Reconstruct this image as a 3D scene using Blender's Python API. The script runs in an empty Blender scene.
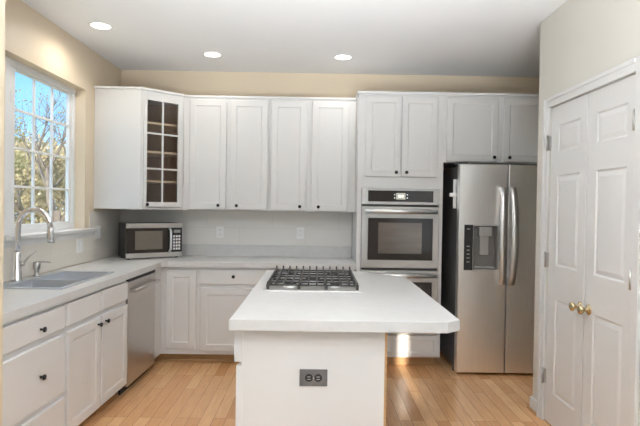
import bpy, bmesh, math, random
from mathutils import Matrix, Vector
S = 0.0254            # the scene is laid out in inches
rad = math.radians
sc = bpy.context.scene
COL = sc.collection

# ------------------------------------------------------------------ camera
FPX = 520.0
cam_d = bpy.data.cameras.new('camera'); cam = bpy.data.objects.new('camera', cam_d); COL.objects.link(cam)
cam_d.sensor_width = 36; cam_d.lens = FPX/640*36; cam_d.clip_start = 0.05; cam_d.clip_end = 300
_R = Vector((0.99985197, -0.00747373, 0.01549785)); _U = Vector((-0.01539095, 0.01415512, 0.99978135)); _F = Vector((0.00769147, 0.99987188, -0.014038))
cam.matrix_world = Matrix(((_R.x, _U.x, -_F.x, 0), (_R.y, _U.y, -_F.y, 0), (_R.z, _U.z, -_F.z, 56.2*S), (0, 0, 0, 1)))
sc.camera = cam

# ------------------------------------------------------------------ view, sky, sun, daylight, added fill lamps
sc.view_settings.view_transform = 'Standard'; sc.view_settings.look = 'None'
sc.view_settings.gamma = 1; sc.view_settings.use_curve_mapping = False
sc.view_settings.exposure = 0.28
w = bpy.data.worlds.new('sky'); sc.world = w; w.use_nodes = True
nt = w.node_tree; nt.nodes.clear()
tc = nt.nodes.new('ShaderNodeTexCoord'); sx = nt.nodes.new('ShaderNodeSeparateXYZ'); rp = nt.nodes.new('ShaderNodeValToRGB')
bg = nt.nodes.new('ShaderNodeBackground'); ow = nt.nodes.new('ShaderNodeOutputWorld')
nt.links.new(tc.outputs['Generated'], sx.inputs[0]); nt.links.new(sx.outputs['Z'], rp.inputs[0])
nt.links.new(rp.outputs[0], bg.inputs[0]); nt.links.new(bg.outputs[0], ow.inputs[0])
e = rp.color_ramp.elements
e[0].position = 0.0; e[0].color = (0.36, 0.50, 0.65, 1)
e[1].position = 0.75; e[1].color = (1.0, 1.0, 1.0, 1)  # upper sky, out of view, whitened to throw more light on the counter
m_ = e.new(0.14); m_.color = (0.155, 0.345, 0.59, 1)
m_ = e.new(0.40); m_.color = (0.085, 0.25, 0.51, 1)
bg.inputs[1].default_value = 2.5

def lamp(name, kind, loc, energy, rot=(0, 0, 0), color=(1, 1, 1), **kw):
    d = bpy.data.lights.new(name, kind); d.energy = energy; d.color = color
    for k, v in kw.items(): setattr(d, k, v)
    o = bpy.data.objects.new(name, d); COL.objects.link(o)
    o.location = tuple(c*S for c in loc); o.rotation_euler = rot
    return o
# low sun from behind the camera, through an unseen slot sized to shape its patch
SUN_EL = 12.0
lamp('sun', 'SUN', (0, -300, 200), 6.0, (rad(90-SUN_EL), 0, rad(-1.0)), (1.0, 0.92, 0.80), angle=rad(0.5))
# unseen fill lamps added just inside each rear opening
REAR_Y = -150
for cx_ in (-53, -4, 98):
    lamp('window_daylight', 'AREA', (cx_, REAR_Y+2, 52), 3.5, (rad(90), 0, 0), (0.76, 0.89, 1.0), shape='RECTANGLE', size=38*S, size_y=78*S)
# daylight through the kitchen window
_p = lamp('kitchen_window_portal', 'AREA', (-85, 152, 70), 1, (rad(90), 0, rad(-90)), (1, 1, 1), shape='RECTANGLE', size=44*S, size_y=47*S)
_p.data.cycles.is_portal = True
# unseen spots added behind the camera as frontal fill
for q in ((-45, -95), (15, -95), (90, -95), (98, -20)):
    lamp('dining_ceiling_lamp', 'SPOT', (q[0], q[1], 106.5), 18, (0, 0, 0), (0.93, 0.965, 1.0), spot_size=rad(170), spot_blend=0.5, shadow_soft_size=3*S)
# unseen upward lamp added behind the camera to brighten the ceiling
lamp('bounce_flash', 'AREA', (4, -12, 48), 116, (rad(180-40), 0, rad(3)), (0.93, 0.965, 1.0), spread=rad(84), shape='RECTANGLE', size=90*S, size_y=60*S)

# ------------------------------------------------------------------ materials
def mat(name, col, rough=0.5, metal=0.0, var=0.02, scale=6.0, bump=0.0, stretch=(1, 1, 1), rvar=0.0, emit=None, spec=0.5, coat=0.0):
    m = bpy.data.materials.new(name); m.use_nodes = True; n = m.node_tree; b = n.nodes['Principled BSDF']
    t = n.nodes.new('ShaderNodeTexCoord'); mp = n.nodes.new('ShaderNodeMapping'); nz = n.nodes.new('ShaderNodeTexNoise')
    mp.inputs['Scale'].default_value = stretch; nz.inputs['Scale'].default_value = scale; nz.inputs['Detail'].default_value = 5
    n.links.new(t.outputs['Object'], mp.inputs[0]); n.links.new(mp.outputs[0], nz.inputs['Vector'])
    r = n.nodes.new('ShaderNodeValToRGB'); n.links.new(nz.outputs['Fac'], r.inputs[0])
    a = tuple(max(0, c*(1-var)) for c in col[:3]); z = tuple(min(1, c*(1+var)) for c in col[:3])
    r.color_ramp.elements[0].position = 0.3; r.color_ramp.elements[1].position = 0.7
    r.color_ramp.elements[0].color = a+(1,); r.color_ramp.elements[1].color = z+(1,)
    n.links.new(r.outputs[0], b.inputs['Base Color'])
    b.inputs['Roughness'].default_value = rough; b.inputs['Metallic'].default_value = metal
    b.inputs['Specular IOR Level'].default_value = spec; b.inputs['Coat Weight'].default_value = coat
    if rvar:
        mr = n.nodes.new('ShaderNodeMapRange'); mr.inputs[3].default_value = rough-rvar; mr.inputs[4].default_value = rough+rvar
        n.links.new(nz.outputs['Fac'], mr.inputs[0]); n.links.new(mr.outputs[0], b.inputs['Roughness'])
    if bump:
        bp = n.nodes.new('ShaderNodeBump'); bp.inputs['Strength'].default_value = bump; bp.inputs['Distance'].default_value = 0.002
        n.links.new(nz.outputs['Fac'], bp.inputs['Height']); n.links.new(bp.outputs[0], b.inputs['Normal'])
    if emit:
        b.inputs['Emission Color'].default_value = emit[0]+(1,); b.inputs['Emission Strength'].default_value = emit[1]
    return m
WALL = mat('wall_paint', (0.76, 0.645, 0.49), 0.45, var=0.01, scale=3, bump=0.03, spec=0.4)
WALLR = mat('pantry_wall_paint', (0.67, 0.655, 0.60), 0.55, var=0.01, scale=3, bump=0.03)
CEIL = mat('ceiling_paint', (0.84, 0.845, 0.85), 0.8, var=0.006, scale=2)
WHITE = mat('white_cabinet_paint', (0.72, 0.717, 0.708), 0.38, var=0.006, scale=5, bump=0.01)
TRIM = mat('white_trim_paint', (0.735, 0.735, 0.73), 0.35, var=0.006, scale=5)
VINYL = mat('white_vinyl', (0.86, 0.87, 0.88), 0.35, var=0.005)
QUARTZ = mat('quartz', (0.65, 0.642, 0.628), 0.30, var=0.035, scale=14, rvar=0.04)
STEEL = mat('brushed_steel', (0.54, 0.525, 0.505), 0.34, 1.0, var=0.03, scale=5, stretch=(1, 1, 60), rvar=0.03)
STEELD = mat('dishwasher_steel', (0.60, 0.58, 0.56), 0.34, 1.0, var=0.03, scale=4, stretch=(50, 50, 1), rvar=0.04)
STEELV = mat('brushed_steel_vertical', (0.93, 0.92, 0.90), 0.36, 1.0, var=0.03, scale=4, stretch=(50, 50, 1), rvar=0.04)
BRIGHT = mat('bright_steel', (0.88, 0.88, 0.88), 0.36, 1.0, var=0.02)
SINKST = mat('sink_steel', (0.66, 0.69, 0.74), 0.34, 1.0, var=0.01, scale=8)
CHROME = mat('polished_chrome', (0.75, 0.76, 0.78), 0.14, 1.0, var=0.02)
FAUC = mat('brushed_faucet_steel', (0.80, 0.81, 0.83), 0.25, 1.0, var=0.01)
NICKEL = mat('satin_nickel', (0.50, 0.49, 0.47), 0.3, 1.0, var=0.05)
BRASS = mat('polished_brass', (0.66, 0.55, 0.34), 0.2, 1.0, var=0.06)
BLACKM = mat('black_knob_metal', (0.022, 0.022, 0.024), 0.35, 0.6, var=0.1)
BLACKG = mat('black_glass', (0.030, 0.022, 0.018), 0.06, var=0.1, spec=0.6)
IRON = mat('cast_iron', (0.055, 0.053, 0.05), 0.4, 0.4, var=0.2, scale=40, bump=0.3)
DARK = mat('dark_grey_enamel', (0.10, 0.10, 0.105), 0.4, var=0.05)
BLACK = mat('black_plastic', (0.018, 0.018, 0.018), 0.5, var=0.1)
RECESS = mat('dark_recess_plastic', (0.20, 0.19, 0.175), 0.4, var=0.03)
GREYP = mat('grey_plastic', (0.40, 0.39, 0.37), 0.4, var=0.03)
WHITEP = mat('white_plastic', (0.93, 0.92, 0.90), 0.35, var=0.01)
PLATE = mat('bronze_grey_metal', (0.21, 0.20, 0.195), 0.35, 0.7, var=0.08, scale=30)
OAKT = mat('oak_trim', (0.50, 0.29, 0.13), 0.45, var=0.12, scale=4, stretch=(2, 2, 20))
SHELFW = mat('pale_birch_edge', (0.62, 0.46, 0.31), 0.5, var=0.06, scale=8)
DISPLAY = mat('lit_display', (0.10, 0.10, 0.08), 0.3, emit=((0.72, 0.70, 0.58), 0.55))
GLYPH = mat('display_glyph', (0.9, 0.9, 0.9), 0.3, emit=((0.9, 0.95, 0.9), 1.0))
CANLIT = mat('lamp_diffuser', (0.9, 0.9, 0.88), 0.5, emit=((1.0, 0.96, 0.90), 6.0))
OVENGL = mat('oven_window_glass', (0.16, 0.13, 0.105), 0.10, var=0.15, scale=3, spec=0.9, stretch=(1, 1, 6))
MWGL = mat('microwave_window', (0.17, 0.145, 0.115), 0.15, var=0.06, scale=60, spec=0.9)
BARK = mat('tree_bark', (0.19, 0.155, 0.125), 0.9, var=0.25, scale=12)

def wood_interior():
    m = mat('cabinet_wood_interior', (0.38, 0.235, 0.15), 0.5, var=0.12, scale=6, stretch=(30, 30, 1)); return m
WOODIN = wood_interior()

def glass(name, tint=(1, 1, 1), refl=0.12):
    m = bpy.data.materials.new(name); m.use_nodes = True; n = m.node_tree; n.nodes.clear()
    o = n.nodes.new('ShaderNodeOutputMaterial'); mx = n.nodes.new('ShaderNodeMixShader')
    t = n.nodes.new('ShaderNodeBsdfTransparent'); g = n.nodes.new('ShaderNodeBsdfGlossy'); lw = n.nodes.new('ShaderNodeLayerWeight'); lw.inputs[0].default_value = 0.5; pw = n.nodes.new('ShaderNodeMath'); pw.operation = 'POWER'; pw.inputs[1].default_value = 5; n.links.new(lw.outputs['Facing'], pw.inputs[0]); f = n.nodes.new('ShaderNodeMath'); f.operation = 'MULTIPLY_ADD'; f.inputs[1].default_value = 0.9; f.inputs[2].default_value = 0.04; n.links.new(pw.outputs[0], f.inputs[0])
    t.inputs[0].default_value = tint+(1,); g.inputs['Roughness'].default_value = 0.02
    nz = n.nodes.new('ShaderNodeTexNoise'); nz.inputs['Scale'].default_value = 2
    bp = n.nodes.new('ShaderNodeBump'); bp.inputs['Strength'].default_value = 0.02; bp.inputs['Distance'].default_value = 0.002
    n.links.new(nz.outputs['Fac'], bp.inputs['Height']); n.links.new(bp.outputs[0], g.inputs['Normal'])
    n.links.new(f.outputs[0], mx.inputs[0]); n.links.new(t.outputs[0], mx.inputs[1]); n.links.new(g.outputs[0], mx.inputs[2])
    n.links.new(mx.outputs[0], o.inputs[0]); return m
GLASS = glass('window_glass', (0.97, 0.98, 0.98))

def floor_mat():
    m = bpy.data.materials.new('oak_strip_floor'); m.use_nodes = True; n = m.node_tree; b = n.nodes['Principled BSDF']
    t = n.nodes.new('ShaderNodeTexCoord'); sp = n.nodes.new('ShaderNodeSeparateXYZ'); cb = n.nodes.new('ShaderNodeCombineXYZ')
    n.links.new(t.outputs['Object'], sp.inputs[0]); n.links.new(sp.outputs['Y'], cb.inputs['X']); n.links.new(sp.outputs['X'], cb.inputs['Y'])
    br = n.nodes.new('ShaderNodeTexBrick'); br.offset = 0.37; br.offset_frequency = 3; br.squash = 1
    br.inputs['Scale'].default_value = 1.0; br.inputs['Brick Width'].default_value = 34*S; br.inputs['Row Height'].default_value = 3.25*S
    br.inputs['Mortar Size'].default_value = 0.0016; br.inputs['Mortar Smooth'].default_value = 0.6; br.inputs['Bias'].default_value = 0.0
    br.inputs['Color1'].default_value = (0.68, 0.35, 0.15, 1); br.inputs['Color2'].default_value = (0.88, 0.54, 0.28, 1)
    br.inputs['Mortar'].default_value = (0.22, 0.115, 0.05, 1)
    n.links.new(cb.outputs[0], br.inputs['Vector'])
    mp = n.nodes.new('ShaderNodeMapping'); mp.inputs['Scale'].default_value = (3, 40, 3); n.links.new(cb.outputs[0], mp.inputs[0])
    nz = n.nodes.new('ShaderNodeTexNoise'); nz.inputs['Scale'].default_value = 2.0; nz.inputs['Detail'].default_value = 6; n.links.new(mp.outputs[0], nz.inputs['Vector'])
    r = n.nodes.new('ShaderNodeValToRGB'); r.color_ramp.elements[0].position = 0.3; r.color_ramp.elements[0].color = (0.84, 0.80, 0.76, 1)
    r.color_ramp.elements[1].position = 0.7; r.color_ramp.elements[1].color = (1, 1, 1, 1); n.links.new(nz.outputs['Fac'], r.inputs[0])
    mx = n.nodes.new('ShaderNodeMix'); mx.data_type = 'RGBA'; mx.blend_type = 'MULTIPLY'; mx.inputs[0].default_value = 1.0
    n.links.new(br.outputs['Color'], mx.inputs[6]); n.links.new(r.outputs[0], mx.inputs[7]); n.links.new(mx.outputs[2], b.inputs['Base Color'])
    b.inputs['Roughness'].default_value = 0.24; b.inputs['Specular IOR Level'].default_value = 0.5
    bp = n.nodes.new('ShaderNodeBump'); bp.inputs['Strength'].default_value = 0.15; bp.inputs['Distance'].default_value = 0.001; bp.invert = True
    n.links.new(br.outputs['Fac'], bp.inputs['Height']); n.links.new(bp.outputs[0], b.inputs['Normal'])
    return m
FLOOR = floor_mat()

def tile_mat(name, horiz, c1, c2, mortar):
    m = bpy.data.materials.new(name); m.use_nodes = True; n = m.node_tree; b = n.nodes['Principled BSDF']
    t = n.nodes.new('ShaderNodeTexCoord'); sp = n.nodes.new('ShaderNodeSeparateXYZ'); cb = n.nodes.new('ShaderNodeCombineXYZ')
    n.links.new(t.outputs['Object'], sp.inputs[0]); n.links.new(sp.outputs[horiz], cb.inputs['X']); n.links.new(sp.outputs['Z'], cb.inputs['Y'])
    mp = n.nodes.new('ShaderNodeMapping'); mp.inputs['Location'].default_value = (0.1, -(40.4*S) % (6.6*S), 0); n.links.new(cb.outputs[0], mp.inputs[0])
    br = n.nodes.new('ShaderNodeTexBrick'); br.inputs['Scale'].default_value = 1; br.inputs['Brick Width'].default_value = 26*S; br.inputs['Row Height'].default_value = 6.6*S
    br.inputs['Mortar Size'].default_value = 0.0016; br.inputs['Mortar Smooth'].default_value = 0.4
    br.inputs['Color1'].default_value = c1+(1,); br.inputs['Color2'].default_value = c2+(1,); br.inputs['Mortar'].default_value = mortar+(1,)
    n.links.new(mp.outputs[0], br.inputs['Vector'])
    n.links.new(br.outputs['Color'], b.inputs['Base Color']); b.inputs['Roughness'].default_value = 0.35
    bp = n.nodes.new('ShaderNodeBump'); bp.inputs['Strength'].default_value = 0.2; bp.inputs['Distance'].default_value = 0.001; bp.invert = True
    n.links.new(br.outputs['Fac'], bp.inputs['Height']); n.links.new(bp.outputs[0], b.inputs['Normal'])
    return m
TILE = tile_mat('greige_tile_back', 'X', (0.82, 0.80, 0.755), (0.84, 0.82, 0.775), (0.69, 0.665, 0.62))
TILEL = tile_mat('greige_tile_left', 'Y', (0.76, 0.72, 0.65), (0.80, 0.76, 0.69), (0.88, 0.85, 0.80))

def leaf_mat(name, c1, c2):
    m = mat(name, c1, 0.7, var=0.0, scale=0.8)
    r = [x for x in m.node_tree.nodes if x.type == 'VALTORGB'][0]
    r.color_ramp.elements[0].color = c1+(1,); r.color_ramp.elements[1].color = c2+(1,)
    return m
LEAF1 = leaf_mat('olive_leaves', (0.13, 0.14, 0.05), (0.36, 0.34, 0.16))
LEAF2 = leaf_mat('tan_autumn_leaves', (0.26, 0.21, 0.11), (0.55, 0.47, 0.29))
GRASS = leaf_mat('lawn_grass', (0.16, 0.19, 0.07), (0.30, 0.30, 0.13))

# ------------------------------------------------------------------ mesh helpers (inches)
def BM(): return bmesh.new()
def box(bm, x0, x1, y0, y1, z0, z1, bev=0.0, M=None):
    vs = [bm.verts.new((x, y, z)) for x in (x0, x1) for y in (y0, y1) for z in (z0, z1)]
    fs = [bm.faces.new([vs[i] for i in q]) for q in ((0, 1, 3, 2), (4, 6, 7, 5), (0, 4, 5, 1), (2, 3, 7, 6), (0, 2, 6, 4), (1, 5, 7, 3))]
    if bev:
        es = {e for f in fs for e in f.edges}
        r = bmesh.ops.bevel(bm, geom=list(es), offset=bev, segments=2, profile=0.6, affect='EDGES')
        vs = list({v for f in r['faces'] for v in f.verts} | {v for v in vs if v.is_valid})
    if M is not None:
        for v in vs: v.co = M @ v.co
    return vs
def prism(bm, pts, z0, z1, bev=0.0):
    lo = [bm.verts.new((x, y, z0)) for x, y in pts]; hi = [bm.verts.new((x, y, z1)) for x, y in pts]
    n = len(pts); fs = [bm.faces.new(list(reversed(lo))), bm.faces.new(hi)]
    for i in range(n): fs.append(bm.faces.new((lo[i], lo[(i+1) % n], hi[(i+1) % n], hi[i])))
    if bev:
        es = [e for e in fs[1].edges] + [e for e in fs[0].edges]
        bmesh.ops.bevel(bm, geom=es, offset=bev, segments=2, profile=0.6, affect='EDGES')
def lathe(bm, prof, M, n=24):
    rings = []
    for r, z in prof:
        rings.append([bm.verts.new(M @ Vector((r*math.cos(2*math.pi*i/n), r*math.sin(2*math.pi*i/n), z))) for i in range(n)])
    for a, b in zip(rings, rings[1:]):
        for i in range(n):
            f = bm.faces.new((a[i], a[(i+1) % n], b[(i+1) % n], b[i])); f.smooth = True
    bm.faces.new(list(reversed(rings[0]))); bm.faces.new(rings[-1])
def tube(bm, pts, radii, n=12):
    pts = [Vector(p) for p in pts]
    if not isinstance(radii, (list, tuple)): radii = [radii]*len(pts)
    rings = []; up = None
    for i, p in enumerate(pts):
        d = (pts[min(i+1, len(pts)-1)]-pts[max(i-1, 0)]).normalized()
        if up is None: up = d.orthogonal().normalized()
        up = (up-d*up.dot(d)).normalized(); s = d.cross(up)
        rings.append([bm.verts.new(p+(up*math.cos(2*math.pi*k/n)+s*math.sin(2*math.pi*k/n))*radii[i]) for k in range(n)])
    for a, b in zip(rings, rings[1:]):
        for k in range(n):
            f = bm.faces.new((a[k], a[(k+1) % n], b[(k+1) % n], b[k])); f.smooth = True
    bm.faces.new(list(reversed(rings[0]))); bm.faces.new(rings[-1])
MY = Matrix.Rotation(rad(90), 4, 'X')     # local +z  ->  -y (outwards from a front)
def T(x, y, z): return Matrix.Translation((x, y, z))

def panel_front(bm, x0, x1, z0, z1, t, panels, depth=0.3, slope=0.35, y=0.0, raised=0.0, edge=0.08):
    """slab whose front is at y-t, back at y, with recessed panels (rects px0,px1,pz0,pz1)"""
    yf = y-t
    xs = sorted({x0, x1} | {p[0] for p in panels} | {p[1] for p in panels}); zs = sorted({z0, z1} | {p[2] for p in panels} | {p[3] for p in panels})
    V = {}
    def v(x, yy, z):
        k = (round(x, 4), round(yy, 4), round(z, 4))
        if k not in V: V[k] = bm.verts.new((x, yy, z))
        return V[k]
    e = edge
    def cx(x): return x0+e if x == x0 else (x1-e if x == x1 else x)
    def cz(z): return z0+e if z == z0 else (z1-e if z == z1 else z)
    for a, b in zip(xs, xs[1:]):
        for c, d in zip(zs, zs[1:]):
            inp = None
            for p in panels:
                if a >= p[0]-1e-6 and b <= p[1]+1e-6 and c >= p[2]-1e-6 and d <= p[3]+1e-6: inp = p
            if inp is None:
                bm.faces.new((v(cx(a), yf, cz(c)), v(cx(b), yf, cz(c)), v(cx(b), yf, cz(d)), v(cx(a), yf, cz(d))))
    def ring(r1, y1, r2, y2):
        (a, b, c, d), (p, q, r, s) = r1, r2
        o = [(a, c), (b, c), (b, d), (a, d)]; i = [(p, r), (q, r), (q, s), (p, s)]
        for k in range(4):
            k2 = (k+1) % 4
            bm.faces.new([bm.verts.new(c3) for c3 in ((o[k][0], y1, o[k][1]), (o[k2][0], y1, o[k2][1]), (i[k2][0], y2, i[k2][1]), (i[k][0], y2, i[k][1]))])
    for p in panels:
        a, b, c, d = p; s = slope
        r1 = (a, b, c, d); r2 = (a+s, b-s, c+s, d-s)
        ring(r1, yf, r2, yf+depth)
        last, ly = r2, yf+depth
        if raised:
            r3 = (a+s+0.25, b-s-0.25, c+s+0.25, d-s-0.25); ring(r2, ly, r3, ly)
            r4 = (r3[0]+raised, r3[1]-raised, r3[2]+raised, r3[3]-raised); ring(r3, ly, r4, yf+0.05); last, ly = r4, yf+0.05
        a, b, c, d = last
        bm.faces.new([bm.verts.new(q) for q in ((a, ly, c), (b, ly, c), (b, ly, d), (a, ly, d))])
    # chamfered rim, sides and back
    ring((x0, x1, z0, z1), yf+e, (x0+e, x1-e, z0+e, z1-e), yf)
    ring((x0, x1, z0, z1), y, (x0, x1, z0, z1), yf+e)
    bm.faces.new([bm.verts.new(q) for q in ((x0, y, z0), (x0, y, z1), (x1, y, z1), (x1, y, z0))])

def obj(name, bm, m, parent=None, loc=(0, 0, 0), rotz=0.0, label=None, merge=True):
    if merge: bmesh.ops.remove_doubles(bm, verts=bm.verts, dist=0.0005)
    bmesh.ops.recalc_face_normals(bm, faces=bm.faces)
    for v in bm.verts: v.co *= S
    me = bpy.data.meshes.new(name); bm.to_mesh(me); bm.free(); me.materials.append(m)
    o = bpy.data.objects.new(name, me); COL.objects.link(o)
    o.location = tuple(c*S for c in loc); o.rotation_euler = (0, 0, rotz)
    if parent is not None: o.parent = parent
    if label: o['label'] = label
    return o
def thing(name, label, cat, loc=(0, 0, 0), rotz=0.0, group=None, kind=None):
    o = bpy.data.objects.new(name, None); COL.objects.link(o); o.empty_display_size = 0.05
    o.location = tuple(c*S for c in loc); o.rotation_euler = (0, 0, rotz)
    if kind: o['kind'] = kind
    else: o['label'] = label; o['category'] = cat
    if group: o['group'] = group
    return o
def tag(o, label, cat, group=None):
    o['label'] = label; o['category'] = cat
    if group: o['group'] = group
    return o
def struct(name, bm, m, parent=None):
    o = obj(name, bm, m, parent)
    if parent is None: o['kind'] = 'structure'
    return o

# ------------------------------------------------------------------ the room
XL, YB, ZC = -77.0, 204.5, 108.0
XR2, XROOM = 61.5, 132.0
bm = BM(); box(bm, -84, XROOM+6, REAR_Y-6, YB+6, -3, 0); struct('floor', bm, FLOOR)
BOUNCE = mat('light_carpet', (0.47, 0.47, 0.465), 0.95, var=0.08, scale=60, bump=0.5)  # unseen grey floor sheet, added to keep the bounce light neutral
bm = BM(); box(bm, XL, XROOM, REAR_Y, 62, 0, 0.4, 0.1); struct('floor_carpet', bm, BOUNCE)
bm = BM(); box(bm, -84, XROOM+6, REAR_Y-6, YB+6, ZC, ZC+4); struct('ceiling', bm, CEIL)
bm = BM(); box(bm, -83, XROOM+6, YB, YB+5, 0, ZC); struct('wall_back', bm, WALL)
# left wall with the window opening
WY0, WY1, WZ0, WZ1 = 129.0, 173.5, 46.2, 93.4
bm = BM()
box(bm, XL-6, XL, REAR_Y, WY0, 0, ZC); box(bm, XL-6, XL, WY1, YB, 0, ZC); box(bm, XL-6, XL, WY0, WY1, 0, WZ0); box(bm, XL-6, XL, WY0, WY1, WZ1, ZC)
struct('wall_left', bm, WALL)
bm = BM(); box(bm, XL, -52.6, 84, 88, 0, ZC); struct('wall_wing', bm, WALL)
bm = BM(); box(bm, XROOM, XROOM+5, REAR_Y, YB, 0, ZC); struct('wall_right', bm, WALLR)
# rear wall behind the camera, with three added windows and a sun-shaping slot
ops = [(-73, -33, 12, 92), (-24, 16, 12, 92), (73, 123, 12, 92), (23.3, 27.5, 64, 92)]
bm = BM(); xs = sorted([o[:2] for o in ops]); last = XL-6
for a, b in xs:
    box(bm, last, a, REAR_Y-5, REAR_Y, 0, ZC); last = b
    box(bm, a, b, REAR_Y-5, REAR_Y, 0, 64 if b-a < 10 else 12); box(bm, a, b, REAR_Y-5, REAR_Y, 92, ZC)
box(bm, last, XROOM+5, REAR_Y-5, REAR_Y, 0, ZC); struct('wall_rear', bm, WALLR)
# pantry closet box: front wall with door opening, its two ends
DY0, DY1, DZ = 99.8, 137.4, 83.0
bm = BM()
box(bm, XR2, XR2+4.5, DY1, 144.6, 0, ZC); box(bm, XR2, XR2+4.5, 84, DY0, 0, ZC); box(bm, XR2, XR2+4.5, DY0, DY1, DZ, ZC)
box(bm, XR2+4.5, 92, 140.6, 144.6, 0, ZC); box(bm, XR2+4.5, 92, 84, 88, 0, ZC); box(bm, 88, 92, 88, 140.6, 0, ZC)
struct('wall_pantry', bm, WALLR)
# backsplash tiles
bm = BM(); box(bm, XL+0.4, 14.2, YB-0.4, YB, 36.2, 53.95); struct('wall_backsplash_back', bm, TILE)
bm = BM(); box(bm, XL, XL+0.4, 88, YB-0.4, 36.2, 46.0); box(bm, XL, XL+0.4, WY1+3.5, YB-0.4, 46.0, 53.0); struct('wall_backsplash_left', bm, TILEL)
# baseboard around the pantry corner
bm = BM()
box(bm, XR2-0.6, XR2, 140.2, 145.2, 0, 3.6, 0.15); box(bm, XR2-0.6, 92, 144.6, 145.2, 0, 3.6, 0.15); struct('baseboard_pantry', bm, TRIM)
bm = BM(); box(bm, XR2-1.2, XR2-0.6, 140.0, 145.8, 0, 0.8, 0.2); box(bm, XR2-1.2, 92, 145.2, 145.8, 0, 0.8, 0.2); struct('trim_1', bm, OAKT)
# pantry door casing
bm = BM()
for (a, b) in ((DY1, DY1+2.6), (DY0-2.6, DY0)):
    box(bm, XR2-0.55, XR2, a, b, 0, DZ+2.6, 0.12)
    m0 = a+1.7 if a == DY1 else b-2.6
    box(bm, XR2-0.8, XR2-0.5, m0, m0+0.9, 0, DZ+2.6, 0.1)
box(bm, XR2-0.55, XR2, DY0, DY1, DZ, DZ+2.6, 0.12); box(bm, XR2-0.8, XR2-0.5, DY0, DY1, DZ+1.7, DZ+2.6, 0.1)
box(bm, XR2+2.2, XR2+4.5, DY0, DY0+0.1, 0, DZ); box(bm, XR2+2.2, XR2+4.5, DY0, DY1, DZ-0.1, DZ)
struct('trim_2', bm, TRIM)

def pantry_leaf(nm, ytop, width, hinge_side, knob_u):
    d = thing(nm, '', '', (XR2+0.25, ytop, 0), rad(-90), kind='structure')
    b = BM(); pan = [(4.3, width-3.2, 8.6, 33.1), (4.3, width-3.2, 41.7, 65.0), (4.3, width-3.2, 71.0, 77.8)] if hinge_side == 'l' else [(3.9, width-3.2, 8.6, 33.1), (3.9, width-3.2, 41.7, 65.0), (3.9, width-3.2, 71.0, 77.8)]
    panel_front(b, 0.1, width-0.1, 0.2, 82.85, 1.35, pan, depth=0.24, slope=0.35, y=1.35, raised=0.9)
    obj('door_leaf', b, TRIM, d)
    for z in (12.0, 42.8, 73.6):
        u = -0.15 if hinge_side == 'l' else width+0.15
        b = BM(); box(b, u-0.55, u+0.55, -0.62, -0.02, z-1.9, z+1.9, 0.05)
        tube(b, [(u, -0.85, z-2.0), (u, -0.85, z+2.0)], 0.25, 10); tube(b, [(u, -0.85, z+2.0), (u, -0.85, z+2.25)], [0.16, 0.08], 8)
        obj('hinge', b, NICKEL, d)
    b = BM(); K = T(knob_u, 0, 33.7) @ MY
    lathe(b, [(1.2, 0), (1.2, 0.12), (0.95, 0.3), (0.42, 0.42), (0.40, 1.2), (0.8, 1.42), (1.08, 1.8), (1.05, 2.15), (0.7, 2.42), (0.15, 2.5)], K, 28)
    obj('door_knob', b, BRASS, d)
pantry_leaf('door_1', 137.2, 18.6, 'l', 17.2)
pantry_leaf('door_2', 118.5, 18.5, 'r', 2.2)

# kitchen window: recessed white frame, sash, grille, glass, sill
win = thing('window_1', '', '', (XL, WY0, WZ0), 0, kind='structure')
bm = BM()
H_ = WZ1-WZ0; W_ = WY1-WY0; fx0, fx1 = -5.6, -3.2
box(bm, fx0, fx1, 0, W_, H_-1.6, H_, 0.05); box(bm, fx0, fx1, 0, W_, 1.1, 2.7, 0.05)
box(bm, fx0, fx1, 0, 7.6, 2.7, H_-1.6, 0.05); box(bm, fx0, fx1, W_-1.2, W_, 2.7, H_-1.6, 0.05)
obj('window_frame', bm, VINYL, win)
gy0, gy1, gz0, gz1 = 11.0, 41.6, 3.6, 45.0
bm = BM()
box(bm, -5.0, -3.9, gy0-3.4, gy0, 2.7, H_-1.6, 0.05); box(bm, -5.0, -3.9, gy1, W_-1.2, 2.7, H_-1.6, 0.05)
box(bm, -5.0, -3.9, gy0, gy1, 2.7, gz0, 0.05); box(bm, -5.0, -3.9, gy0, gy1, gz1, H_-1.6, 0.05)
box(bm, -3.9, -3.5, 8.4, 9.2, 12, 15, 0.1); box(bm, -3.9, -3.5, 8.4, 9.2, 36, 39, 0.1)
obj('sash', bm, VINYL, win)
bm = BM()
for i in (1, 2):
    y = gy0+(gy1-gy0)*i/3; box(bm, -4.8, -4.1, y-0.33, y+0.33, gz0, gz1, 0.04)
for i in (1, 2, 3):
    z = gz0+(gz1-gz0)*i/4; box(bm, -4.78, -4.12, gy0, gy1, z-0.33, z+0.33, 0.04)
obj('grille', bm, VINYL, win)
bm = BM(); box(bm, -4.5, -4.4, gy0-0.2, gy1+0.2, gz0-0.2, gz1+0.2); obj('pane', bm, GLASS, win)
bm = BM(); box(bm, -3.2, 1.3, -1.0, W_+7.5, 0.05, 1.1, 0.15); box(bm, 0.05, 0.6, -1.0, W_+7.0, -1.6, 0.05, 0.08); obj('window_sill', bm, TRIM, win)

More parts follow.
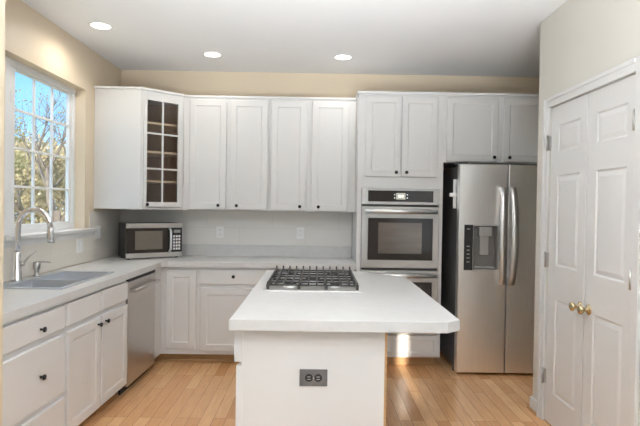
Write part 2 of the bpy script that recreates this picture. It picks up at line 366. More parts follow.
# frames and sun-blocking sheets of the added, unseen rear openings
for i, (a, b, z0, z1) in enumerate(ops[:4]):
    r = thing('window_%d' % (i+2), '', '', (a, REAR_Y-5, z0), 0, kind='structure')
    wd = b-a; ht = z1-z0; f = 2.0 if wd > 10 else 0.5
    bm = BM()
    for q in ((0, f, 0, ht), (wd-f, wd, 0, ht), (f, wd-f, 0, f), (f, wd-f, ht-f, ht)): box(bm, q[0], q[1], 1, 3, q[2], q[3])
    if wd > 10: box(bm, wd/2-0.75, wd/2+0.75, 1, 3, f, ht-f)
    obj('window_frame', bm, VINYL, r)
    if wd > 10:
        bm = BM(); box(bm, f, wd-f, 3.2, 3.3, f, ht-f); obj('roller_shade', bm, WHITEP, r)  # opaque sheet added to keep the sun out of this opening

# ------------------------------------------------------------------ cabinet builder
def knob_bm(x, y, z):
    b = BM(); lathe(b, [(0.28, 0), (0.22, 0.25), (0.22, 0.5), (0.52, 0.68), (0.6, 0.85), (0.52, 1.02), (0.2, 1.1)], T(x, y, z) @ MY, 20); return b
def door(parent, x0, x1, z0, z1, knob=None, name='door', t=0.75, stile=2.2, flat=False):
    b = BM()
    pan = [] if flat else [(x0+stile, x1-stile, z0+stile, z1-stile)]
    panel_front(b, x0, x1, z0, z1, t, pan, depth=0.22, slope=0.38, y=-0.02, edge=0.12)
    d = obj(name, b, WHITE, parent)
    if knob: obj('knob', knob_bm(knob[0], -0.02-t, knob[1]), BLACKM, d)
    return d
def shell(b, w, d, z0, z1, bottom=True, top=True, t=0.75):
    """open cabinet carcass"""
    box(b, 0, t, 0, d, z0, z1); box(b, w-t, w, 0, d, z0, z1); box(b, t, w-t, d-0.5, d, z0, z1)
    if bottom: box(b, t, w-t, 0, d-0.5, z0, z0+t)
    if top: box(b, t, w-t, 0, d-0.5, z1-t, z1)

# ---- back run of base cabinets (fronts at Y=181.5)
YF = 181.5
c = thing('base_cabinet', 'white corner base cabinet with a single narrow knobless door below the microwave', 'cabinet', (-52.6, YF, 0))
b = BM(); box(b, -1.6, 11.9, 0, 22.9, 3.6, 34.2); obj('body', b, WHITE, c)
door(c, 0.9, 11.2, 5.6, 33.0)
b = BM(); box(b, -5, 11.9, 3.4, 4.1, 0, 3.6); box(b, -5, 11.9, 2.7, 3.4, 0, 0.8, 0.2); obj('toe_kick', b, OAKT, c)
c = thing('base_cabinet', 'white back-wall base cabinet with one wide drawer over a door, left of the island', 'cabinet', (-40.7, YF, 0))
b = BM(); box(b, 0, 24.1, 0, 22.9, 3.6, 34.2); obj('body', b, WHITE, c)
door(c, 0.7, 23.6, 28.3, 33.4, (12.4, 31.1), 'drawer', flat=True); door(c, 0.9, 23.6, 4.9, 27.0, None)
b = BM(); box(b, 0, 24.1, 3.4, 4.1, 0, 3.6); box(b, 0, 24.1, 2.7, 3.4, 0, 0.8, 0.2); obj('toe_kick', b, OAKT, c)
c = thing('base_cabinet', 'white base cabinet against the back wall behind the gas cooktop, left of the ovens', 'cabinet', (-16.5, YF, 0))
b = BM(); box(b, 0, 30.6, 0, 22.9, 3.6, 34.2); obj('body', b, WHITE, c)
door(c, 0.7, 29.9, 28.3, 33.4, (15.3, 31.1), 'drawer', flat=True); door(c, 0.7, 15.2, 4.9, 27.0, (13.9, 25.5)); door(c, 15.4, 29.9, 4.9, 27.0, (16.7, 25.5))
b = BM(); box(b, 0, 30.6, 3.4, 4.1, 0, 3.6); obj('toe_kick', b, OAKT, c)

# ---- left run (slightly turned line: fronts follow the counter edge)
TH = math.atan(0.033)
def left_pt(Y): return (-56.45+(Y-94)*0.033, Y)
def left_thing(name, label, cat, Y):
    x, y = left_pt(Y); return thing(name, label, cat, (x, y, 0), rad(90)-TH)
def toe(b, w): box(b, 0, w, 2.6, 3.3, 0, 3.6); box(b, 0, w, 2.0, 2.6, 0, 0.8, 0.2)
c = left_thing('base_cabinet', 'white three-drawer base cabinet at the near end of the sink counter', 'cabinet', 88.3)
b = BM(); box(b, 0, 27.4, 0, 19.5, 3.6, 34.2); obj('body', b, WHITE, c)
door(c, 0.9, 26.8, 28.4, 33.3, (17.0, 30.3), 'drawer', flat=True); door(c, 0.9, 26.8, 14.3, 27.0, (17.0, 20.6), 'drawer', flat=True); door(c, 0.9, 26.8, 4.2, 13.0, (17.0, 8.6), 'drawer', flat=True)
b = BM(); toe(b, 27.4); obj('toe_kick', b, OAKT, c)
c = left_thing('base_cabinet', 'white sink base cabinet with two doors and two false drawer fronts', 'cabinet', 115.75)
b = BM(); box(b, 0, 34.6, 0, 19, 3.6, 26); box(b, 0, 34.6, 0, 0.8, 26, 34.2); box(b, 0, 0.7, 0.8, 19, 26, 34.2); box(b, 33.9, 34.6, 0.8, 19, 26, 34.2); obj('body', b, WHITE, c)
door(c, 0.6, 16.5, 28.4, 33.5, None, 'false_drawer_front', flat=True); door(c, 18.1, 34.2, 28.4, 33.5, None, 'false_drawer_front', flat=True)
door(c, 0.6, 16.9, 3.9, 27.0, (15.3, 25.4)); door(c, 17.7, 34.2, 3.9, 27.0, (19.6, 25.4))
b = BM(); toe(b, 34.6); obj('toe_kick', b, OAKT, c)
# filler panel in the inner corner
c = left_thing('filler_panel', 'narrow white filler panel between the dishwasher and the inner corner', 'panel', 175.0)
b = BM(); box(b, 0, 6.35, 0, 0.75, 3.6, 34.2, 0.04); obj('panel', b, WHITE, c)
b = BM(); box(b, 0, 6, 3.0, 3.6, 0, 3.6); obj('toe_kick', b, OAKT, c)

# ---- dishwasher
c = left_thing('dishwasher', 'stainless steel dishwasher under the left counter beside the corner', 'dishwasher', 150.8)
b = BM(); box(b, 0.5, 23.9, 0.4, 19, 3.6, 33.9); obj('tub', b, DARK, c)
b = BM(); box(b, 0.75, 23.9, -0.2, 0.35, 2.4, 33.0, 0.12); obj('door', b, STEELD, c)
b = BM(); box(b, 0.75, 23.9, -0.1, 0.35, 33.05, 33.95); obj('control_strip', b, BLACK, c)  # black strip closing the gap between door and worktop
b = BM(); tube(b, [(1.6, -1.9, 30.4), (22.8, -1.9, 30.4)], 0.5, 14); box(b, 2.0, 3.0, -1.9, -0.2, 29.9, 30.9, 0.1); box(b, 21.4, 22.4, -1.9, -0.2, 29.9, 30.9, 0.1); obj('handle', b, STEEL, c)
b = BM(); box(b, 0.6, 23.8, 1.8, 2.4, 0, 2.6); obj('toe_kick', b, BLACK, c)
b = BM(); lathe(b, [(0.35, 0), (0.35, 0.06), (0.2, 0.1)], T(20.5, -0.2, 7.0) @ MY, 16); obj('badge', b, BRIGHT, c)

# ---- L-shaped quartz worktop with the sink cut-out and low upstand
SX0, SX1, SY0, SY1 = -75.6, -58.0, 119.6, 150.2
def edge(Y): return -56.45+1.0+(Y-94)*0.033
bm = BM(); z0, z1 = 34.2, 36.0
prism(bm, [(XL+0.4, 88.05), (edge(88.05), 88.05), (edge(SY0+.4), SY0+.4), (XL+0.4, SY0+.4)], z0, z1)
prism(bm, [(SX1-.4, SY0+.4), (edge(SY0+.4), SY0+.4), (edge(SY1-.4), SY1-.4), (SX1-.4, SY1-.4)], z0, z1)
prism(bm, [(XL+0.4, SY0+.4), (SX0+.4, SY0+.4), (SX0+.4, SY1-.4), (XL+0.4, SY1-.4)], z0, z1)
ci = edge(180.3)
prism(bm, [(XL+0.4, SY1-.4), (edge(SY1-.4), SY1-.4), (ci-0.4, 178.6), (ci+1.6, 180.3), (14.15, 180.3), (14.15, YB-0.4), (XL+0.4, YB-0.4)], z0, z1)
box(bm, XL+0.4, 14.15, YB-1.2, YB-0.4, 36.0, 40.3)
tag(obj('countertop', bm, QUARTZ), 'L-shaped white quartz worktop along the left and back walls with low upstand', 'countertop')

# ---- double bowl sink
c = thing('kitchen_sink', 'stainless steel double-bowl drop-in sink in the left counter', 'sink', (SX0, SY0, 36))
w_, l_ = SX1-SX0, SY1-SY0
bx0, bx1 = 3.6, w_-1.0; d0, d1 = l_*0.43-0.5, l_*0.43+0.5
b = BM()
for q in ((0, w_, 0, 1.0), (0, w_, l_-1.0, l_), (0, bx0, 1.0, l_-1.0), (bx1, w_, 1.0, l_-1.0), (bx0, bx1, d0, d1)): box(b, q[0], q[1], q[2], q[3], 0.0, 0.3)
obj('rim', b, SINKST, c)
for (a, e_) in ((1.0, d0), (d1, l_-1.0)):
    b = BM()
    P = [(bx0, a), (bx1, a), (bx1, e_), (bx0, e_)]; Q = [(bx0+.8, a+.8), (bx1-.8, a+.8), (bx1-.8, e_-.8), (bx0+.8, e_-.8)]
    up = [b.verts.new((x, y, 0.05)) for x, y in P]; lo = [b.verts.new((x, y, -7.5)) for x, y in Q]
    for i in range(4): b.faces.new((up[i], up[(i+1) % 4], lo[(i+1) % 4], lo[i]))
    b.faces.new(lo)
    bw = obj('bowl', b, SINKST, c)
    sm = bw.modifiers.new('thick', 'SOLIDIFY'); sm.thickness = 0.003; sm.offset = 1
    b = BM(); lathe(b, [(1.7, 0), (1.7, 0.08), (1.3, 0.1), (0.3, 0.02)], T((bx0+bx1)/2, (a+e_)/2, -7.45), 20); obj('drain', b, CHROME, bw)

# ---- faucet
c = thing('faucet', 'tall brushed gooseneck pull-down faucet at the back of the sink', 'faucet', (-74.4, 130, 36.3))
b = BM(); lathe(b, [(1.3, 0), (1.3, 0.3), (1.1, 0.6), (1.02, 6.6), (0.85, 7.0), (0.68, 7.3)], T(0, 0, 0), 24); obj('body', b, FAUC, c)
pts = [(0, 0, 7.2), (0.1, 0, 10), (0.25, 0, 13.2)]
for i in range(1, 13):
    a = math.pi*i/12; pts.append((4.25-4.0*math.cos(a), 0, 13.4+4.1*math.sin(a)*1.08))
b = BM(); tube(b, pts, 0.68, 16); obj('spout', b, FAUC, c)
b = BM(); tube(b, [(8.25, 0, 13.5), (8.32, 0, 12.6), (8.5, 0, 10.6), (8.55, 0, 9.6)], [0.7, 0.8, 0.92, 0.88], 16); obj('spray_head', b, FAUC, c)
b = BM(); box(b, 7.5, 7.72, -0.25, 0.25, 10.6, 12.0, 0.05); obj('spray_button', b, BLACK, c)
b = BM(); tube(b, [(0.5, 0.1, 4.2), (1.7, 0.3, 4.2)], 0.55, 14); tube(b, [(1.5, 0.3, 4.4), (2.6, 0.8, 6.0), (4.1, 1.3, 7.5)], [0.34, 0.22, 0.18], 10); obj('handle', b, NICKEL, c)
c = thing('soap_dispenser', 'small metal soap dispenser pump beside the faucet', 'soap dispenser', (-74.4, 139.3, 36.3))
b = BM(); lathe(b, [(0.95, 0), (0.95, 0.25), (0.62, 0.45), (0.62, 1.5), (0.9, 2.0), (0.95, 3.7), (0.5, 3.85)], T(0, 0, 0), 20); obj('pump', b, NICKEL, c)
b = BM(); tube(b, [(0.2, 0, 3.6), (2.0, 0.5, 3.75), (3.3, 0.9, 3.5)], [0.3, 0.24, 0.2], 10); obj('nozzle', b, NICKEL, c)

# ---- microwave, turned into the corner
c = thing('microwave', 'black and stainless countertop microwave angled into the back left corner', 'microwave', (-66.9, 183.7, 36.0), rad(36))
b = BM(); box(b, 0, 20.4, 0.4, 9.3, 0.5, 12.9, 0.15)
for fx in (1.2, 19.0):
    for fy in (1.5, 8.3): box(b, fx-.5, fx+.5, fy-.5, fy+.5, 0, 0.5)
obj('case', b, BLACK, c)
for (za, zb) in ((0.5, 2.2), (11.2, 12.9)):
    b = BM(); box(b, 0, 20.4, -0.6, 0.4, za, zb, 0.08); obj('trim_band', b, STEEL, c)
b = BM(); panel_front(b, 0, 16.4, 2.2, 11.2, 0.9, [(2.9, 13.2, 3.2, 10.3)], depth=0.2, slope=0.15, y=0.4); dr = obj('door', b, BLACKG, c)
b = BM(); box(b, 3.1, 13.0, -0.36, -0.30, 3.4, 10.1); obj('door_window', b, MWGL, dr)
b = BM(); tube(b, [(15.6, -0.5, 2.4), (15.7, -1.6, 3.4), (15.7, -1.8, 6.7), (15.7, -1.6, 10.0), (15.6, -0.5, 11.0)], 0.42, 12); obj('handle', b, BRIGHT, dr)
b = BM(); box(b, 16.45, 20.4, -0.5, 0.4, 2.2, 11.2); cp = obj('control_panel', b, BLACK, c)
b = BM(); box(b, 17.2, 19.7, -0.56, -0.5, 9.3, 10.4); obj('display', b, GREYP, cp)
for r_ in range(5):
    for k_ in range(3):
        b = BM(); x = 16.95+k_*1.0; z = 3.0+r_*1.15; box(b, x, x+0.75, -0.6, -0.5, z, z+0.8, 0.04); obj('button', b, WHITEP, cp)

# ---- wall cabinets over the back counter
YU = 191.5
def wall_cab(x0, x1, doors, label):
    c = thing('wall_cabinet', label, 'cabinet', (x0, YU, 54)); w = x1-x0
    b = BM(); box(b, 0, w, 0, YB-YU, 0, 41.2); obj('body', b, WHITE, c)
    b = BM(); box(b, -0.0, w, -0.5, YB-YU, 41.2, 41.9, 0.1); obj('top_trim', b, TRIM, c)
    for (a, e_, kx) in doors: door(c, a-x0, e_-x0, 0.35, 40.3, (kx-x0, 1.75), stile=2.1)
wall_cab(-48.95, -17.45, [(-46.6, -33.2, -35.8), (-31.7, -18.1, -29.1)], 'white two-door wall cabinet right beside the glass-door corner cabinet')
wall_cab(-17.4, 14.2, [(-16.75, -4.0, -6.0), (-1.9, 11.5, 0.8)], 'white two-door wall cabinet next to the tall oven cabinet')

# ---- diagonal corner wall cabinet with glass door
A0, B0 = Vector((-61, 180.5)), Vector((-49, 191.5)); DL = (B0-A0).length; DA = math.atan2(11, 12)
c = thing('corner_wall_cabinet', 'white diagonal corner wall cabinet with a six-pane glass door', 'cabinet', (A0.x, A0.y, 54))
def rel(p): return (p[0]-A0.x, p[1]-A0.y)
foot = [(XL+.05, 180.5), (-61, 180.5), (-49, 191.5), (-49, YB-.05), (XL+.05, YB-.05)]
nrm = Vector((math.sin(DA), -math.cos(DA)))
b = BM()
prism(b, [rel(p) for p in foot], 0, 0.75); prism(b, [rel(p) for p in foot], 40.6, 41.4)
box(b, XL+.05-A0.x, 0, 0, 0.75, 0.75, 40.6); box(b, 11.25, 12, 11, 23.9, 0.75, 40.6)
MD = Matrix.Rotation(DA, 4, 'Z')
for q in ((0, 1.0, 0.75, 40.6), (DL-1.0, DL, 0.75, 40.6)): box(b, q[0], q[1], 0, 0.75, q[2], q[3], M=MD)
obj('body', b, WHITE, c)
b = BM(); prism(b, [rel(p) for p in [(XL+.05, 180.0), (-60.8, 180.0), (-48.95, 190.9), (-48.95, YB-.05), (XL+.05, YB-.05)]], 41.4, 42.2, 0.08); obj('top_trim', b, TRIM, c)
b = BM(); box(b, -15.9, -15.4, 0.8, 23.5, 0.8, 40.5); box(b, -15.4, 11.2, 23.0, 23.5, 0.8, 40.5)
obj('wood_lining', b, WOODIN, c)
for z in (9.6, 20.0, 30.2):
    b = BM(); prism(b, [rel(p) for p in [(-76.2, 182.2), (-61.4, 182.2), (-50.0, 192.6), (-50.0, 203.4), (-76.2, 203.4)]], z, z+0.75); obj('shelf', b, SHELFW, c)
dd = BM()
u0, u1, q0, q1 = 0.9, 15.3, 0.9, 40.6; g0, g1, h0, h1 = 2.0, 13.8, 2.6, 38.1
for q in ((u0, g0, q0, q1), (g1, u1, q0, q1), (g0, g1, q0, h0), (g0, g1, h1, q1)): box(dd, q[0], q[1], -0.8, -0.02, q[2], q[3])
box(dd, 7.6, 8.15, -0.75, -0.2, h0, h1)
for z in (14.3, 26.6): box(dd, g0, g1, -0.74, -0.21, z-0.28, z+0.28)
dr = obj('door', dd, WHITE, c, rotz=DA)
b = BM(); box(b, g0, g1, -0.35, -0.27, h0, h1); obj('glass_pane', b, GLASS, dr)
obj('knob', knob_bm(2.0, -0.8, 1.7), BLACKM, dr)

# ---- tall oven cabinet
XT0, XT1 = 14.3, 44.2
c = thing('oven_cabinet', 'tall white cabinet housing the double wall ovens', 'cabinet', (XT0, YF, 0)); w_ = XT1-XT0
b = BM(); shell(b, w_, YB-YF-.1, 3.5, 95.4)
box(b, 0.75, 1.5, 0, 0.75, 11.5, 62.7); box(b, w_-1.3, w_-0.75, 0, 0.75, 11.5, 62.7)
box(b, 0.75, w_-.75, 0, 22.3, 62.7, 94.65); box(b, 0.75, w_-.75, 0, 22.3, 4.25, 11.5)
obj('body', b, WHITE, c)
b = BM(); box(b, -0.5, w_, -0.6, YB-YF-.1, 95.4, 96.3, 0.12); obj('top_trim', b, TRIM, c)
door(c, 2.5, 14.85, 66.7, 94.5, (13.3, 68.2), stile=2.0); door(c, 15.15, 27.6, 66.7, 94.5, (16.9, 68.2), stile=2.0)
door(c, 1.3, 29.2, 4.0, 11.3, None, 'drawer', stile=1.5)
b = BM(); box(b, 0.4, w_-1.0, 3.2, 3.9, 0, 3.5); box(b, 0.4, w_-1.0, 2.6, 3.2, 0, 0.9, 0.2); obj('toe_kick', b, OAKT, c)

# ---- double wall oven
c = thing('double_oven', 'stainless double wall oven with black glass doors in the tall cabinet', 'oven', (15.85, YF, 11.6)); w_ = 27.0
b = BM(); box(b, 0.3, w_-0.3, 0.1, 21.5, 0.1, 51.0); obj('oven_box', b, DARK, c)
def oz(z): return z-11.6
b = BM(); panel_front(b, 0, w_, oz(57.0), oz(62.6), 1.2, [(2.1, 24.9, oz(57.9), oz(61.9))], depth=0.1, slope=0.08, y=0); cp = obj('control_panel', b, STEEL, c)
b = BM(); box(b, 2.2, 24.8, -1.16, -1.08, oz(58.0), oz(61.8)); g = obj('control_glass', b, BLACKG, cp)
b = BM(); box(b, 11.9, 15.1, -1.2, -1.15, oz(58.8), oz(61.0)); obj('display', b, DISPLAY, cp)
for (x, z) in ((12.7, 59.5), (13.3, 59.5), (14.0, 59.5)):
    b = BM(); box(b, x, x+0.35, -1.24, -1.19, oz(z), oz(z+0.85)); obj('display_digit', b, GLYPH, cp)
for x in (11.2, 15.6):
    for z in (59.2, 60.3): b = BM(); box(b, x, x+0.3, -1.2, -1.15, oz(z), oz(z+0.25)); obj('touch_key', b, GLYPH, cp)
def oven_door(za, zb, gz0_, gz1_, wz0, wz1, hz, nm):
    b = BM(); panel_front(b, 0, w_, oz(za), oz(zb), 1.4, [(2.2, 24.9, oz(gz0_), oz(gz1_))], depth=0.1, slope=0.08, y=0.1, edge=0.15); d = obj('oven_door', b, STEEL, c)
    b = BM(); box(b, 2.3, 24.8, -1.27, -1.17, oz(gz0_)+.1, oz(gz1_)-.1); obj('door_glass', b, BLACKG, d)
    b = BM(); box(b, 5.9, 21.0, -1.30, -1.26, oz(wz0), oz(wz1)); obj('door_window', b, OVENGL, d)
    b = BM(); tube(b, [(1.0, -3.1, oz(hz)), (26.0, -3.1, oz(hz))], 0.72, 16)
    for x in (2.0, 25.0): box(b, x-.5, x+.5, -3.1, -1.3, oz(hz)-.5, oz(hz)+.5, 0.1)
    obj('handle', b, BRIGHT, d)
oven_door(34.9, 56.3, 37.6, 52.4, 40.0, 50.7, 54.6, 'upper')
oven_door(11.8, 34.1, 14.6, 30.2, 17.5, 28.3, 32.5, 'lower')

# ---- cabinet over the refrigerator
c = thing('fridge_top_cabinet', 'white two-door cabinet above the refrigerator', 'cabinet', (44.25, YF, 0)); w_ = 40.2
b = BM(); box(b, 0, w_, 0, YB-YF-.1, 72.0, 95.4); box(b, w_-0.8, w_, 0, YB-YF-.1, 0, 72.0); obj('body', b, WHITE, c)
b = BM(); box(b, 0, w_+.3, -0.6, YB-YF-.1, 95.4, 96.3, 0.12); obj('top_trim', b, TRIM, c)
door(c, 0.85, 18.7, 72.4, 94.5, (17.3, 73.9), stile=2.0); door(c, 20.6, 38.5, 72.4, 94.5, (22.6, 73.9), stile=2.0)

# ---- side-by-side refrigerator
FX, FY = 47.2, 173.5
c = thing('refrigerator', 'stainless side-by-side refrigerator with water dispenser, right of the ovens', 'refrigerator', (FX, FY, 0)); w_ = 35.6
b = BM(); box(b, 0.85, w_-.15, 3.6, 29.5, 1.8, 70.3, 0.15); obj('body', b, DARK, c)
b = BM(); box(b, 0.6, w_-.6, 4.0, 5.0, 0.3, 1.8); obj('kick_grille', b, DARK, c)
b = BM(); panel_front(b, 0.7, 16.75, 0.9, 70.9, 3.0, [(5.6, 13.75, 35.6, 50.5)], depth=2.4, slope=0.25, y=3.0, edge=0.25); fd = obj('door', b, STEELV, c)
b = BM(); panel_front(b, 17.15, w_, 0.9, 70.9, 3.0, [], y=3.0, edge=0.25); rd = obj('door', b, STEELV, c)
b = BM(); box(b, 2.5, 5.45, -0.08, 0.02, 35.4, 50.6, 0.03); cp = obj('control_panel', b, BLACK, fd)
for z in (38.0, 39.3, 40.6, 41.9, 43.2, 49.0):
    b = BM(); box(b, 3.4, 4.4, -0.11, -0.07, z, z+0.35); obj('button', b, GREYP, cp)
b = BM(); box(b, 5.5, 13.85, -0.12, 0.02, 34.9, 35.7, 0.04); box(b, 5.5, 13.85, -0.12, 0.02, 50.4, 50.8, 0.04); box(b, 13.65, 13.9, -0.12, 0.02, 35.7, 50.4); obj('dispenser_frame', b, BRIGHT, fd)
b = BM()
box(b, 5.9, 6.1, 0.3, 2.3, 35.9, 50.2); box(b, 13.25, 13.45, 0.3, 2.3, 35.9, 50.2); box(b, 6.1, 13.25, 2.2, 2.3, 35.9, 50.2); box(b, 6.1, 13.25, 0.3, 2.2, 50.0, 50.2); obj('dispenser_recess', b, RECESS, fd)
b = BM(); box(b, 7.6, 11.9, 0.3, 2.15, 46.8, 49.9, 0.15); obj('dispenser_spout', b, GREYP, fd)
b = BM(); box(b, 8.2, 11.2, 1.4, 2.15, 40.4, 46.8, 0.15); obj('dispenser_lever', b, GREYP, fd)
b = BM(); box(b, 6.3, 13.0, 0.5, 2.15, 36.0, 36.5, 0.1); obj('drip_tray', b, GREYP, fd)
def fhandle(x, s):
    b = BM(); n = 14; prev = None
    for i in range(n+1):
        t = i/n; z = 30.6+t*32.7; bow = math.sin(math.pi*t); y = -0.9-1.9*bow**0.6; xx = x+s*(-0.45)*(bow-0.5)
        wdt = 1.0+0.2*bow
        ring = [b.verts.new(q) for q in ((xx-wdt, y, z), (xx+wdt, y, z), (xx+wdt*0.8, y+0.9, z), (xx-wdt*0.8, y+0.9, z))]
        if prev:
            for k in range(4): b.faces.new((prev[k], prev[(k+1) % 4], ring[(k+1) % 4], ring[k])).smooth = True
        else: b.faces.new(list(reversed(ring)))
        prev = ring
    b.faces.new(prev)
    box(b, x-.6, x+.6, -1.0, 0.02, 31.0, 32.6); box(b, x-.6, x+.6, -1.0, 0.02, 61.4, 63.0)
    return b
obj('handle', fhandle(14.95, 1), BRIGHT, fd); obj('handle', fhandle(18.5, -1), BRIGHT, rd)
b = BM(); box(b, 0.4, 3.4, 0.6, 6.0, 70.95, 71.6, 0.1); obj('hinge_cover', b, DARK, c)
b = BM(); box(b, w_-3.4, w_-.4, 0.6, 6.0, 70.95, 71.6, 0.1); obj('hinge_cover', b, DARK, c)
b = BM(); box(b, -0.2, 0.85, 4.4, 5.2, 56, 66, 0.05); box(b, -1.5, 0.85, 3.9, 5.4, 60.0, 61.3, 0.1); obj('side_latch', b, BRIGHT, c)
for x in (1.9, w_-1.2):
    b = BM(); lathe(b, [(0.75, 0), (0.75, 0.5), (0.35, 0.6), (0.35, 1.8)], T(x, 3.9, 0), 14); obj('foot', b, CHROME, c)

# ---- island
c = thing('island_cabinet', 'white panelled kitchen island base with drawers on its left side', 'kitchen island', (-13.0, 93.3, 0)); w_, l_ = 25.9, 66.0
b = BM(); box(b, 0, w_, 0, l_, 3.6, 34.0); box(b, 2.6, w_-.3, 0.0, l_-2, 0, 3.6); obj('body', b, WHITE, c)
b = BM(); box(b, 0.25, w_-0.15, -0.25, -0.0, 0.0, 34.0); obj('end_panel', b, WHITE, c)
b = BM(); box(b, w_-0.15, w_+0.25, -0.3, 0.0, 0, 34.0); obj('raw_edge', b, OAKT, c, label='brown unpainted wood edge')
b = BM(); box(b, -1.3, 0.25, -0.35, 0.9, 28.0, 33.9, 0.08); box(b, -0.9, 0.25, -0.35, 0.9, 0.2, 27.3, 0.08); obj('corner_stile', b, WHITE, c)
MI = lambda y: T(0, y, 0) @ Matrix.Rotation(rad(-90), 4, 'Z')
ys = [65.4, 44.0, 22.6, 1.2]
for a, e_ in zip(ys, ys[1:]):
    wd = a-e_-0.6
    for (za, zb, kn) in ((28.0, 33.4, (wd/2, 30.7)), (4.2, 27.0, (1.6, 25.3))):
        b = BM(); panel_front(b, 0, wd, za, zb, 0.75, [] if zb > 30 else [(2.2, wd-2.2, za+2.2, zb-2.2)], y=-0.02)
        d = obj('drawer' if zb > 30 else 'door', b, WHITE, c, loc=(0, a, 0), rotz=rad(-90))
        obj('knob', knob_bm(kn[0], -0.77, kn[1]), BLACKM, d)
IX0, IX1, IY0, IY1 = -14.9, 26.2, 91.0, 161.0
bm = BM(); prism(bm, [(IX0, IY0), (23.5, IY0), (IX1, 93.2), (IX1, 149.5), (14.3, IY1), (IX0, IY1)], 34.05, 36.0, 0.12)
tag(obj('island_countertop', bm, QUARTZ), 'white quartz island worktop with clipped right corners and right overhang', 'countertop')
# island outlet
c = thing('power_outlet', 'dark metal horizontal power outlet on the front of the island', 'outlet', (0, 93.05, 25.3))
b = BM(); box(b, -2.5, 2.5, -0.22, 0, -1.5, 1.5, 0.06); obj('cover_plate', b, PLATE, c)
for x in (-0.82, 0.85):
    b = BM(); lathe(b, [(0.70, 0), (0.70, 0.1), (0.6, 0.14)], T(x, -0.20, 0) @ MY, 20); s_ = obj('socket', b, BLACK, c)
    b = BM(); box(b, x-.3, x+.3, -0.37, -0.33, 0.15, 0.28); box(b, x-.3, x+.3, -0.37, -0.33, -0.28, -0.15); obj('slot', b, GREYP, s_)
b = BM(); lathe(b, [(0.13, 0), (0.1, 0.06)], T(0, -0.22, 0) @ MY, 10); obj('screw', b, NICKEL, c)

# ---- gas cooktop
CX0, CX1, CY0, CY1 = -12.1, 11.0, 121.3, 152.6
c = thing('gas_cooktop', 'stainless gas cooktop with black cast iron grates set into the island', 'cooktop', (CX0, CY0, 36)); w_, l_ = CX1-CX0, CY1-CY0
b = BM(); prism(b, [(0, 0), (w_, 0), (w_, l_), (0, l_)], 0.0, 0.28, 0.1); obj('tray', b, BRIGHT, c)
for (x, y, r) in ((6, 6.5, 1.6), (17, 6.5, 1.3), (11.5, 15.6, 2.0), (6, 24.8, 1.3), (17, 24.8, 1.6)):
    b = BM(); lathe(b, [(r+.5, 0.28), (r+.5, 0.55), (r, 0.6), (r, 0.95)], T(x, y, 0), 24); br = obj('burner', b, BRIGHT, c)
    b = BM(); lathe(b, [(r*.95, 0.95), (r*.95, 1.2), (r*.7, 1.3)], T(x, y, 0), 24); obj('burner_cap', b, IRON, br)
gl = (l_-2.4)/3
for i in range(3):
    y0 = 1.2+i*gl+0.12; y1 = 1.2+(i+1)*gl-0.12; b = BM()
    for k in range(12):
        x = 0.95+k*(w_-1.9)/11; o = 0.5 if i == 2 else 0.0
        box(b, x-.2, x+.2, y0, y1, 1.5, 2.0, 0.05)
        if i == 2: box(b, x-.2, x+.2, y1-.5, y1, 1.7, 2.6, 0.05)
    for y in (y0+.16, (y0+y1)/2, y1-.7): box(b, 0.8, w_-.8, y-.16, y+.16, 1.15, 1.55, 0.04)
    for x in (0.95, w_*0.36, w_*0.64, w_-.95):
        for y in (y0+.25, y1-.75): box(b, x-.35, x+.35, y-.3, y+.3, 0.28, 1.5, 0.06)
    obj('grate', b, IRON, c)

# ---- outlets and switches
def outlet(x, z, label):
    c = thing('wall_outlet', label, 'outlet', (x, YB-.4, z))
    b = BM(); box(b, -1.45, 1.45, -0.2, 0, -2.3, 2.3, 0.08); obj('cover_plate', b, WHITEP, c)
    for dz in (-0.85, 0.85):
        b = BM(); box(b, -0.65, 0.65, -0.3, -0.2, dz-.55, dz+.55, 0.08); s_ = obj('socket', b, WHITEP, c)
        b = BM(); box(b, -0.32, -0.22, -0.32, -0.3, dz-.2, dz+.2); box(b, 0.22, 0.32, -0.32, -0.3, dz-.2, dz+.2); obj('slot', b, DARK, s_)
outlet(-37.5, 45.2, 'white wall outlet in the backsplash right of the microwave')
outlet(-6.0, 45.4, 'white wall outlet in the backsplash below the cabinet beside the ovens')
def switch(y, z, label):
    c = thing('light_switch', label, 'light switch', (XL+.4, y, z), rad(90))
    b = BM(); box(b, -2.3, 2.3, -0.2, 0, -2.3, 2.3, 0.08); obj('cover_plate', b, WHITEP, c)
    for dx in (-0.95, 0.95):
        b = BM(); box(b, dx-.65, dx+.65, -0.32, -0.18, -1.3, 1.3, 0.06); obj('rocker', b, VINYL, c)
switch(169.3, 42.0, 'white two-gang switch plate on the left backsplash under the window sill')
switch(183.4, 45.6, 'white switch plate between the window sill end and the microwave')

# ---- recessed ceiling lights
def can(x, y, label, e=6.5):
    c = thing('ceiling_light', label, 'ceiling light', (x, y, ZC-.02), group='recessed ceiling lights')
    b = BM(); n = 32
    R_ = [(2.75, 0.05), (2.75, -0.12), (3.4, -0.10), (3.4, 0.0)]
    rings = [[b.verts.new((r*math.cos(2*math.pi*i/n), r*math.sin(2*math.pi*i/n), z)) for i in range(n)] for r, z in R_]
    for a, e_ in zip(rings, rings[1:]):
        for i in range(n): b.faces.new((a[i], a[(i+1) % n], e_[(i+1) % n], e_[i]))
    obj('trim_ring', b, TRIM, c)
    b = BM(); lathe(b, [(2.75, -0.04), (2.75, -0.08)], T(0, 0, 0), 32); obj('diffuser', b, CANLIT, c)
    l = lamp('lamp_light', 'SPOT', (0, 0, -0.6), e, (0, 0, 0), (1.0, 0.95, 0.87), spot_size=rad(165), spot_blend=0.6, shadow_soft_size=2.6*S); l.parent = c
can(-64.0, 153.8, 'recessed ceiling light nearest the window, leftmost of the three', 17.0)
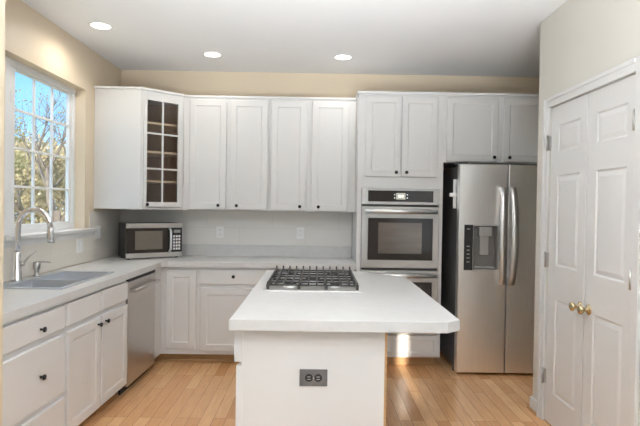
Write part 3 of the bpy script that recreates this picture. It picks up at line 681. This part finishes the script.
can(-36.6, 181.0, 'middle recessed ceiling light above the two-door wall cabinet')
can(8.6, 181.5, 'rightmost recessed ceiling light, in front of the oven cabinet')

# ------------------------------------------------------------------ outside the kitchen window
bm = BM(); box(bm, -2600, -90, -400, 2600, -40, -36); g = struct('ground_outside', bm, GRASS)
rnd = random.Random(7)
def make_tree(x, y, h, seed, leafm, density, label, spread=0.55, nleaf=900, lsize=3.2, depth=5, trunk=None):
    r = random.Random(seed)
    c = thing('tree', label, 'tree', (x, y, -36), group=None)
    b = BM(); tips = []
    def grow(p, d, L, rd_, lev):
        q = p+d*L*0.5+Vector((r.uniform(-1, 1), r.uniform(-1, 1), 0))*L*0.05; e_ = p+d*L
        tube(b, [p, q, e_], [rd_, rd_*0.85, rd_*0.65], 5 if lev < 2 else 3)
        if lev >= 2: tips.append((e_, L)); tips.append((q, L))
        if lev >= depth: return
        for _ in range(3 if lev < 3 else r.choice((2, 3))):
            nd = (d+Vector((r.uniform(-1, 1), r.uniform(-1, 1), r.uniform(-0.25, 0.8)))*spread*1.3).normalized()
            st = p.lerp(e_, r.uniform(0.55, 1.0)); grow(st, nd, L*r.uniform(0.6, 0.8), rd_*0.55, lev+1)
    grow(Vector((0, 0, 0)), Vector((r.uniform(-.08, .08), r.uniform(-.08, .08), 1)).normalized(), h*0.34, h*0.017, 0)
    obj('branches', b, BARK, c, merge=False)
    if nleaf:
        b = BM()
        for _ in range(nleaf):
            t_, L = r.choice(tips); p = t_+Vector((r.gauss(0, 1), r.gauss(0, 1), r.gauss(0, 0.8)))*L*density
            s = lsize*r.uniform(0.5, 1.4); a = Vector((r.uniform(-1, 1), r.uniform(-1, 1), r.uniform(-1, 1))).normalized(); u = a.orthogonal().normalized()*s; v = a.cross(u)
            b.faces.new([b.verts.new(q) for q in (p-u, p-v*0.6, p+u, p+v*0.6)])
        o = obj('foliage', b, leafm, c, merge=False); o['kind'] = 'stuff'
    return c
def at(px, Y):   # a spot seen through the window at photo column px, at depth Y
    return ((px-316)/520*Y, Y)
trees = [
    (62, 420, 250, 21, LEAF1, 0.5, 'nearly bare tall tree with fine twigs seen through the right window panes', 0.6, 500, 1.1, 6),
    (20, 640, 250, 22, LEAF1, 0.55, 'tall olive-leaved tree seen through the left window panes', 0.6, 5000, 2.0, 5),
    (66, 880, 215, 23, LEAF2, 0.6, 'pale tan-leaved tree low behind the bare tree outside the window', 0.6, 6000, 2.8, 5),
    (8, 1000, 260, 25, LEAF2, 0.6, 'tan tree at the far left edge of the window view', 0.6, 5000, 3.2, 5),
]
for (px, Y, h, sd, lm, den, lab, spd, nl, ls, dp) in trees:
    x, y = at(px, Y); make_tree(x, y, h, sd, lm, den, lab, spd, nl, ls, dp)
# dense shrubbery bank behind
bm = BM(); r = random.Random(3)
for _ in range(26000):
    px = r.uniform(-30, 110); Y = r.uniform(1100, 1500); x, y = at(px, Y)
    hgt = 190+35*math.sin(px*0.13)+22*math.sin(px*0.37+1)
    z = -36+hgt*math.sqrt(r.random())
    s = 4.2*r.uniform(0.5, 1.3); p = Vector((x, y, z)); a = Vector((r.uniform(-1, 1), r.uniform(-1, 1), r.uniform(-1, 1))).normalized(); u = a.orthogonal().normalized()*s; v = a.cross(u)
    bm.faces.new([bm.verts.new(q) for q in (p-u, p-v*0.7, p+u, p+v*0.7)])
o = tag(obj('woodland_edge', bm, LEAF2, merge=False), 'tangled olive and tan woodland edge beyond the trees outside the window', 'foliage'); o['kind'] = 'stuff'
